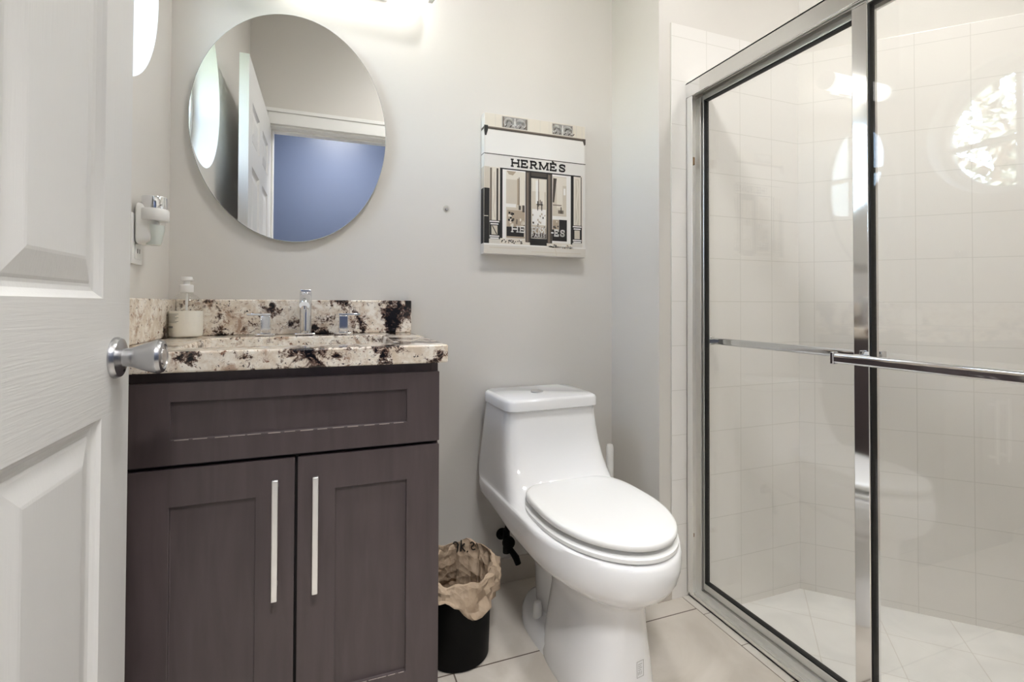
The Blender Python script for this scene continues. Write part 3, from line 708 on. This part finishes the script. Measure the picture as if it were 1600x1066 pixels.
# slab-serif lettering
def slab_letters(m, word, s0, t0, ch, cw, gap, w, fn, accent=True):
    G = {
     'H': ([[(0, 0), (0, 1)], [(1, 0), (1, 1)], [(0, .5), (1, .5)]], [(0, 0), (0, 1), (1, 0), (1, 1)]),
     'E': ([[(.05, 0), (.05, 1)], [(-.1, 0), (.9, 0), (.9, .22)], [(-.1, 1), (.92, 1), (.92, .78)], [(.05, .5), (.6, .5)], [(.6, .38), (.6, .62)]], []),
     'R': ([[(.05, 0), (.05, 1)], [(-.1, 0), (.55, 0), (.78, .08), (.86, .25), (.78, .42), (.55, .5), (.05, .5)], [(.5, .5), (.85, 1), (1.08, 1)]], [(.05, 1)]),
     'M': ([[(0, 0), (0, 1)], [(1.25, 0), (1.25, 1)], [(0, 0), (.62, .95), (1.25, 0)]], [(0, 1), (1.25, 1), (0, 0), (1.25, 0)]),
     'S': ([[(.9, .28), (.9, .08), (.75, .04), (.5, 0), (.2, .05), (.05, .2), (.12, .38), (.45, .48), (.8, .6), (.92, .78), (.8, .94), (.5, 1), (.2, .97), (.04, .92), (.04, .72)]], []),
     'P': ([[(.05, 0), (.05, 1)], [(-.1, 0), (.55, 0), (.82, .1), (.88, .27), (.78, .46), (.5, .54), (.05, .54)]], [(.05, 1)]),
     'A': ([[(0, 1), (.5, 0), (1, 1)], [(.2, .62), (.8, .62)]], [(0, 1), (1, 1)]),
     'I': ([[(.2, 0), (.2, 1)]], [(.2, 0), (.2, 1)])}
    x = s0
    for c in word:
        key = 'E' if c == '\u00c8' else c
        lines, serif = G[key]; wd = {'M': 1.25, 'I': .4}.get(key, 1.0)
        for ln in lines: stroke(m, [(x+px*cw, t0+py*ch) for px, py in ln], w, fn)
        for px, py in serif: stroke(m, [(x+(px-.19)*cw, t0+py*ch), (x+(px+.19)*cw, t0+py*ch)], w*.8, fn)
        if c == '\u00c8' and accent: stroke(m, [(x+.28*cw, t0-.34*ch), (x+.55*cw, t0-.16*ch)], w, fn)
        x += wd*cw+gap
le = MB(); slab_letters(le, 'HERM\u00c8S', .262, .315, .048, 0.060, .030, .0138, lambda x, y: P(x, y, .0008))
lo = le.build('lettering', 'p_black', ar, smooth=0, recalc=False); lo['label'] = 'black slab-serif lettering on the shop fascia'
le = MB(); FN = lambda x, y: P(x, y, .0032)
slab_letters(le, 'HE', .262, .795, .040, .050, .024, .010, FN)
slab_letters(le, 'RM', .452, .795, .040, .046, .022, .010, FN)
slab_letters(le, 'ES', .678, .805, .042, .040, .020, .012, FN)
stroke(le, [(.644, .826), (.664, .826)], .010, FN)
slab_letters(le, 'PARIS', .447, .842, .022, .021, .011, .006, lambda x, y: P(x, y, .0032))
lo = le.build('lettering', 'p_paper', ar, smooth=0, recalc=False); lo['label'] = 'white lettering low on the shop windows'

# ------------------------------------------------------------------ toilet
TCX = .666
toi = empty('toilet', (TCX, 1.62, 0), 'white one-piece toilet with closed lid between vanity and shower', 'toilet')
def sgnp(v, p): return math.copysign(abs(v)**p, v)
def sect(z, yf, yb, hw, ym=None, nf=2.0, nb=3.0, cx=TCX, N=64, hwb=None):
    ym = (yf+yb)/2 if ym is None else ym; out = []
    for j in range(N):
        t = 2*pi*j/N; c, s = math.cos(t), math.sin(t)
        n = nb if s > 0 else nf
        x = hw*sgnp(c, 2/n); y = ym+((yb-ym) if s > 0 else (ym-yf))*sgnp(s, 2/n)
        if hwb is not None and s > 0: x = x*(1+(hwb/hw-1)*min(1, abs(s)*1.2))
        out.append(Vector((cx+x, y, z)))
    return out
toi.rotation_euler = (0, 0, math.radians(1.9))
body = MB()
secs = [
 sect(.000, 1.000, 1.330, .116, 1.16, 2.7, 3.0), sect(.012, .998, 1.330, .117, 1.16, 2.7, 3.0),
 sect(.10, 1.002, 1.325, .101, 1.16, 2.7, 3.0), sect(.18, 1.000, 1.325, .086, 1.16, 2.6, 2.8),
 sect(.240, .992, 1.345, .080, 1.17, 2.4, 2.6), sect(.258, .980, 1.375, .098, 1.18, 2.2, 2.5),
 sect(.272, .962, 1.41, .124, 1.19, 2.1, 2.5), sect(.286, .940, 1.455, .148, 1.20, 2.05, 2.7),
 sect(.303, .921, 1.50, .169, 1.20, 2.0, 3.0), sect(.322, .909, 1.55, .182, 1.20, 2.0, 3.6), sect(.345, .903, 1.596, .186, 1.20, 2.0, 5.5, hwb=.195), sect(.359, .901, 1.619, .187, 1.20, 2.0, 8, hwb=.202), sect(.382, .902, 1.621, .187, 1.20, 2.0, 9, hwb=.202),
 sect(.393, .908, 1.621, .187, 1.20, 2.0, 9, hwb=.200),
 sect(.397, .938, 1.621, .185, 1.23, 2.1, 9, hwb=.200), sect(.399, 1.10, 1.621, .183, 1.33, 2.4, 9, hwb=.199), sect(.402, 1.20, 1.621, .182, 1.38, 3.2, 9, hwb=.198),
 sect(.410, 1.265, 1.621, .181, 1.42, 4.0, 9, hwb=.197), sect(.425, 1.302, 1.621, .180, 1.45, 4.6, 9, hwb=.195), sect(.452, 1.335, 1.621, .178, 1.46, 5, 9, hwb=.191), sect(.485, 1.360, 1.621, .175, 1.48, 5.5, 9, hwb=.186),
 sect(.53, 1.381, 1.621, .170, 1.49, 6, 9, hwb=.178), sect(.58, 1.394, 1.621, .165, 1.50, 6.5, 9, hwb=.170), sect(.632, 1.402, 1.621, .160, 1.51, 7, 9), sect(.640, 1.404, 1.620, .158, 1.51, 7, 9)]
body.rings(secs)
# rear foot with the bolt holes and the trapway
ft = [sect(.0, 1.13, 1.500, .112, 1.33, 2.6, 2.4), sect(.03, 1.13, 1.498, .110, 1.33, 2.6, 2.4), sect(.05, 1.14, 1.488, .100, 1.33, 2.6, 2.4), sect(.058, 1.16, 1.470, .084, 1.33, 2.6, 2.4)]
body.rings(ft)
trp = [sect(.05, 1.20, 1.455, .062, 1.33), sect(.16, 1.20, 1.46, .066, 1.33), sect(.25, 1.20, 1.48, .085, 1.33), sect(.33, 1.20, 1.56, .12, 1.36)]
body.rings(trp)
tb = body.build('bowl_and_tank', 'ceramic', toi, smooth=60)
for sx in (-1, 1):
    MB().lathe([(.014, .050), (.0145, .052), (.013, .085), (.010, .095), (.004, .098)], (TCX+sx*.086, 1.34, 0), 'z', 24).build('bolt_cap', 'plw', toi)
# tank lid
tl = MB()
tl.rings([sect(z, yf, 1.626, hw, 1.51, 8, 8, N=80) for z, yf, hw in ((.6405, 1.396, .160), (.643, 1.392, .1635), (.668, 1.392, .1635), (.6745, 1.396, .160), (.677, 1.404, .153))])
lid_t = tl.build('tank_lid', 'ceramic', toi, smooth=50)
fb = MB().lathe([(.021, .6765), (.021, .6805), (.0185, .682)], (TCX-.012, 1.505, 0), 'z', 32).build('flush_button', 'chrome', lid_t)
# seat ring and lid
def seat_out(z, g=0.0, yb=1.345): return sect(z-.011, .906+g, yb-g, .168-g, 1.155, 2.0, 3.6, cx=TCX)
st = MB(); st.rings([seat_out(.4095, .006), seat_out(.4110, .001), seat_out(.4195, .001), seat_out(.4220, .005)])
st.build('seat', 'seatp', toi, smooth=50)
sl2 = MB()
def lidring(z, g): return [Vector((p.x, p.y, z+max(0, (p.y-1.0))*.012)) for p in seat_out(z, g)]
sl2.rings([lidring(.4232, .009), lidring(.4250, .005), lidring(.4345, .004), lidring(.4390, .0065), lidring(.4408, .012), lidring(.4422, .03), lidring(.4432, .07), lidring(.4436, .12)])
sl2.build('seat_lid', 'seatp', toi, smooth=60)
for sx in (-1, 1):
    MB().tube([(TCX+sx*.075-.018, 1.338, .422), (TCX+sx*.075+.018, 1.338, .422)], .011, 16).build('hinge', 'seatp', toi)
# small printed sticker low on the pedestal front
stk = MB()
sxc, sz0, sz1 = TCX-.005, .085, .120
def onped(dx, z):
    # surface of the pedestal front near this height
    s = sect(z, 1.0018+max(0, .1-z)*-.04, 1.325, .101+max(0, .1-z)*.15, 1.16, 2.7, 3.0, N=256); x = TCX+dx
    p = min((q for q in s if q.y < 1.16), key=lambda q: abs(q.x-x)); return (x, p.y-.0016, z)
def pstroke(pts, w): stroke(stk, pts, w, onped)
pstroke([(.012, .080), (.033, .080), (.033, .117), (.012, .117), (.012, .080)], .0010)
for k in range(4): pstroke([(.016, .110-k*.0045), (.028-(k % 2)*.003, .110-k*.0045)], .0012)
for k in range(3): pstroke([(.016+k*.005, .086), (.016+k*.005, .093)], .0015)
stk.build('sticker', 'inkg', toi, smooth=0, recalc=False)

# supply valve
sv = empty('supply_valve', (.58, YB, .16), 'black toilet water stop valve on the wall behind the toilet', 'valve')
MB().lathe([(.020, -.001), (.020, -.004), (.009, -.007), (.009, -.05)], (.580, YB, .168), 'y', 24).build('wall_flange', 'black', sv)
v = MB(); v.tube([(.580, YB-.05, .125), (.580, YB-.05, .205)], .012, 16); v.build('valve_body', 'black', sv)
MB().lathe([(.011, 0), (.021, -.004), (.021, -.016), (.012, -.02)], (.580, YB-.062, .168), 'y', 20).build('handle', 'black', sv)
v = MB(); v.tube([(.580, YB-.05, .205), (.590, YB-.05, .25), (.604, YB-.06, .30), (.61, YB-.07, .36)], .0065, 12); v.build('hose', 'black', sv)
v = MB(); v.tube([(.592, YB-.055, .138), (.606, YB-.075, .115), (.612, YB-.08, .095)], [.009, .0115, .010], 14); v.build('outlet_elbow', 'black', sv)

# toilet brush behind the toilet
tbx, tby = .935, 1.50
br = empty('toilet_brush', (tbx, tby, 0), 'white toilet brush in the corner behind the toilet', 'toilet brush')
MB().lathe([(.045, 0), (.047, .004), (.042, .12), (.040, .125), (.012, .127)], (tbx, tby, 0.0005), 'z', 32).build('holder', 'plw', br)
MB().lathe([(.009, .126), (.009, .30), (.0125, .32), (.0125, .470), (.010, .478), (.004, .480)], (tbx, tby, 0), 'z', 24).build('handle', 'plw', br)

# ------------------------------------------------------------------ trash can and paper bag
wx, wy = .350, 1.352
can = MB().lathe([(.084, 0), (.088, .004), (.095, .210), (.0965, .219), (.094, .220), (.0925, .210), (.084, .01), (.001, .008)], (wx, wy, .0008), 'z', 56).build('trash_can', 'black', smooth=40)
tag(can, 'black round trash can beside the vanity on the tile floor', 'trash can')
bag = empty('paper_bag', (wx, wy, .012), 'crumpled brown paper bag lining the black trash can', 'paper bag')
rb = random.Random(11)
def hn(t, k, ph): return math.sin(k*t+ph)
def bagr(t, z, base, amp):
    return base+amp*(.5*hn(t, 5, z*31)+.35*hn(t, 9, 1.3+z*57)+.3*hn(t, 14, 2.1-z*40)+.25*hn(t, 23, z*80))
def bagpt(t, r, z): return Vector((max(wx+r*math.cos(t), .2450+.0006*math.sin(9*t)), wy+r*math.sin(t), z))
NB = 60
jit = [[rb.uniform(-1, 1) for _ in range(60)] for _ in range(20)]
def topz(t):   # upper fold height: low at the front, standing up at the back
    k = (math.sin(t)+1)/2
    return .236+.020*max(0, k-.3)**.8+.014*max(0, math.cos(t-.6))**3+.004*hn(t, 7, .4)+.003*hn(t, 13, 1)
def hem(t):    # lower edge of the outer cuff
    return .183+.012*hn(t, 3, 2.2)+.010*hn(t, 6, .9)-.016*max(0, math.cos(t+pi*.42))**8+.03*max(0, math.cos(t-.1))**4
R = []
inner = [(.02, .077, .003), (.10, .082, .004), (.18, .085, .005), (.22, .088, .005)]
for z, b_r, am in inner: R.append([bagpt(2*pi*j/NB, bagr(2*pi*j/NB, z, b_r, am), z) for j in range(NB)])
for f in (.35, .7, .95, 1.0):
    R.append([bagpt(2*pi*j/NB, bagr(2*pi*j/NB, .2+f*.05, .092+.006*f, .003), .225+(topz(2*pi*j/NB)-.225)*f) for j in range(NB)])
for f, ex, am in ((.0, .1035, .0015), (.12, .1065, .002), (.35, .1075, .0035), (.6, .1085, .004), (.85, .112, .006), (1.0, .117, .008)):
    ring = []
    for j in range(NB):
        t = 2*pi*j/NB; zt = topz(t)-.001; zb = hem(t)
        ring.append(bagpt(t, bagr(t, .31+f*.1, ex, am)+.012*f*max(0, math.cos(t-.1))**3, zt+(zb-zt)*f))
    R.append(ring)
for i_, ring in enumerate(R):
    if i_ in (0, 7, 8): continue
    for j, p in enumerate(ring):
        k = jit[i_ % 20][j]*(.0042 if i_ > 8 else .0032); t = 2*pi*j/NB
        p.x = max(.2450, p.x+k*math.cos(t)); p.y += k*math.sin(t)
pb = MB(); pb.rings(R, True, False)
pbo = pb.build('bag_paper', 'paper', bag, smooth=14)
sd = pbo.modifiers.new('solid', 'SOLIDIFY'); sd.thickness = .0006; sd.offset = 0
# a loose flap standing inside at the left rear, and printed marks on the back fold
fl = MB(); g = []
for i in range(9):
    row = []
    for j in range(10):
        t = math.radians(78+j*9); z = .15+i*.0135+.010*math.sin(j*1.3)*(i/8)
        r = .080-.012*i/8-.012*math.sin(j/9*pi)*(i/8)+.004*math.sin(i*2.1+j*1.7)
        row.append(bagpt(t, r, z))
    g.append(row)
for i in range(8):
    for j in range(9): fl.quad(g[i][j], g[i][j+1], g[i+1][j+1], g[i+1][j])
flo = weld(fl.build('bag_flap', 'paper', bag, smooth=30)); flo.modifiers.new('solid', 'SOLIDIFY').thickness = .0008
mk = MB()
def onbag(a, z):
    t = math.radians(a); r = bagr(t, .235, .092, .003)-.006; return bagpt(t, r, z)
def mks(pts, w):
    n_ = len(pts)
    for i in range(n_-1):
        a, c = Vector((*pts[i], 0)), Vector((*pts[i+1], 0)); 
        # angle units scaled so that strokes keep an even width
        k = 1/(.09*pi/180); d = Vector(((c.x-a.x)/k, c.y-a.y)); nn = Vector((-d.y, d.x)).normalized()*w/2
        q = [(a.x-nn.x*k, a.y-nn.y), (c.x-nn.x*k, c.y-nn.y), (c.x+nn.x*k, c.y+nn.y), (a.x+nn.x*k, a.y+nn.y)]
        mk.add([onbag(*p) for p in q], [(0, 1, 2, 3)])
# "9k." like marks reading left to right on the far inside face (angle falls to the right)
mks([(74, 0.2520), (77, 0.2600), (82, 0.2600), (84, 0.2510), (81, 0.2440), (76, 0.2450), (74, 0.2540), (76, 0.2320), (82, 0.2280)], .0045)
mks([(68, 0.2660), (69, 0.2320)], .0045); mks([(61, 0.2570), (68, 0.2460), (60, 0.2340)], .0045); mks([(56, 0.2360), (54, 0.2340)], .006)
mks([(49, 0.2600), (45, 0.2660), (41, 0.2630), (42, 0.2560), (47, 0.2510), (44, 0.2430), (38, 0.2460)], .004); mks([(36, 0.2640), (32, 0.2580), (30, 0.2500)], .004)
mks([(90, 0.2380), (88, 0.2320)], .004)
mk.build('printed_mark', 'ink', bag, smooth=0, recalc=False)

# ------------------------------------------------------------------ shower enclosure
y0s, y1s = .104, YT-.0005
fr = empty('shower_enclosure', (1.17, .72, 0), 'chrome header, track and wall jambs around the sliding shower doors', 'shower enclosure')
hd = MB()
hd.box(1.130, 1.135, y0s, y1s, 1.664, 1.714); hd.box(1.130, 1.212, y0s, y1s, 1.708, 1.714, 1); hd.box(1.207, 1.212, y0s, y1s, 1.664, 1.708, 1)
hd.box(1.1685, 1.1715, y0s, y1s, 1.676, 1.708, 1); hd.box(1.135, 1.140, y0s, y1s, 1.664, 1.668, 1); hd.box(1.203, 1.207, y0s, y1s, 1.664, 1.668, 1)
hd.build('header', ['chrome2', 'railm'], fr, bevel=.001)
tk = MB()
tk.box(1.139, 1.207, y0s, y1s, .0015, .007); tk.box(1.139, 1.142, y0s, y1s, .0015, .016); tk.box(1.1685, 1.1715, y0s, y1s, .0015, .024); tk.box(1.202, 1.207, y0s, y1s, .0015, .034); tk.box(1.150, 1.153, y0s, y1s, .0015, .012)
tk.build('bottom_track', 'railm', fr, bevel=.0008)
for ya, yb_, yl in ((YT-.004, y1s, YT-.028), (y0s, .108, .132)):
    jb = MB(); lo_, hi_ = min(ya, yl), max(yb_, yl)
    if yl > yb_: lo_, hi_ = ya, yl
    jb.box(1.132, 1.206, ya, yb_, .0075, 1.6635); jb.box(1.132, 1.136, lo_, hi_, .0165, 1.6635); jb.box(1.167, 1.1695, lo_, hi_, .0245, 1.6635); jb.box(1.2025, 1.206, lo_, hi_, .0345, 1.6635)
    jb.build('wall_jamb', 'railm', fr, bevel=.0008)
B(1.1365, 1.150, YT-.022, YT-.0042, 1.435, 1.462).build('bumper', 'rust', fr, bevel=.002)
B(1.1365, 1.147, YT-.020, YT-.0042, .200, .213).build('bumper', 'rust', fr, bevel=.002)

def sliding_panel(name, label, x, ya, yb, wa, wb, bar_x, bar_y0, bar_y1, group=None):
    """x: glass plane; ya<yb span; wa, wb widths of the near and far stile"""
    t = empty(name, (x, (ya+yb)/2, .028), label, 'shower door')
    zb, zt = .026, 1.672; h = .009
    for (p, q, w, sm_) in ((ya, ya+wa, wa, 'chrome2' if bar_x > x else 'railm'), (yb-wb, yb, wb, 'railm' if bar_x > x else 'chrome2')):
        B(x-h, x+h, p, q, zb, zt).build('stile', sm_, t, bevel=.0025, seg=3)
    B(x-h, x+h, ya+wa+.0003, yb-wb-.0003, zb, zb+.022).build('rail', 'railm', t, bevel=.002)
    B(x-h, x+h, ya+wa+.0003, yb-wb-.0003, zt-.018, zt).build('rail', 'railm', t, bevel=.002)
    g = MB(); a, b_, c, d = ya+wa+.0003, yb-wb-.0003, zb+.0222, zt-.0182; k = .004; hh = .0085
    g.box(x-hh, x+hh, a, a+k, c, d); g.box(x-hh, x+hh, b_-k, b_, c, d); g.box(x-hh, x+hh, a+k, b_-k, c, c+k); g.box(x-hh, x+hh, a+k, b_-k, d-k, d)
    g.build('gasket', 'gasket', t)
    B(x-.003, x+.003, a+k*.5, b_-k*.5, c+k*.5, d-k*.5).build('glass_pane', 'glass', t, smooth=0)
    bz_ = .847
    R = []
    sgn = -1 if bar_x < x else 1
    prof = rrect(-.0065, .0065, -.0115, .0115, .005, 0, 4)
    bar = MB(); bar.rings([[(bar_x+p.x, yy, bz_+p.y) for p in prof] for yy in (bar_y0, bar_y1)])
    bo = bar.build('towel_bar', 'chrome', t, smooth=40)
    for yy in (bar_y0, bar_y1):
        B(bar_x-.0085, bar_x+.0085, yy-.004, yy+.004, bz_-.014, bz_+.014).build('end_cap', 'chrome', bo, bevel=.0015)
    for yy, w in ((bar_y0+.012, 1), (bar_y1-.012, 1)):
        B(min(bar_x+.004*-sgn, x+sgn*h), max(bar_x+.004*-sgn, x+sgn*h), yy-.007, yy+.007, bz_-.007, bz_+.007).build('bracket', 'chrome', bo, bevel=.001)
    return t
sliding_panel('shower_door_panel', 'far sliding glass shower door with its towel bar behind the glass', 1.1865, .765, YT-.006, .022, .026, 1.222, .775, 1.322)
sliding_panel('shower_door_panel', 'near sliding glass shower door with thick towel bar in front', 1.1525, .112, .790, .026, .037, 1.094, .125, .800)

# ------------------------------------------------------------------ tree outside the round window
tr = empty('tree', (-3.2, 2.6, -.4), 'leafy green tree outside the round window, seen reflected in the shower glass', 'tree')
tk_ = MB(); tk_.tube([(-3.2, 2.6, -.4), (-3.15, 2.65, 1.0), (-3.3, 2.5, 2.2), (-3.2, 2.7, 3.4)], [.13, .11, .09, .05], 12)
for k in range(9):
    a = k*2.4; z = 1.5+k*.22
    tk_.tube([(-3.22, 2.6, z), (-3.22+.6*math.cos(a), 2.6+.6*math.sin(a), z+.4), (-3.22+1.2*math.cos(a), 2.6+1.2*math.sin(a), z+.6)], [.04, .028, .012], 8)
tk_.build('trunk', 'bark', tr)
rl = random.Random(5); lf = MB()
for k in range(9000):
    u_ = rl.random()**(1/3)*1.0; a = rl.random()*2*pi; e = math.asin(rl.uniform(-1, 1))
    c = Vector((-3.4+1.7*u_*math.cos(e)*math.cos(a), 2.4+2.3*u_*math.cos(e)*math.sin(a), 2.9+2.1*u_*math.sin(e)))
    d = Vector((rl.gauss(0, 1), rl.gauss(0, 1), rl.gauss(-.3, .8))).normalized(); n2 = d.cross(Vector((rl.gauss(0, 1), rl.gauss(0, 1), rl.gauss(0, 1)))).normalized()
    up = d.cross(n2)
    L, Wd = rl.uniform(.06, .11), rl.uniform(.018, .03)
    lf.add([c-d*L*.5, c+n2*Wd+up*.004, c+d*L*.5-up*.01, c-n2*Wd+up*.004], [(0, 1, 2), (0, 2, 3)])
fo = lf.build('foliage', 'leaf', tr, smooth=0, recalc=False)
tag(fo, kind='stuff')
struct(B(-12, XL-2.3, -6, 12, -.6, -.4).build('floor_outside', pm('lawn', (120, 140, 92), .9, var=.3, vscale=2), smooth=0), 'grass outside the window')
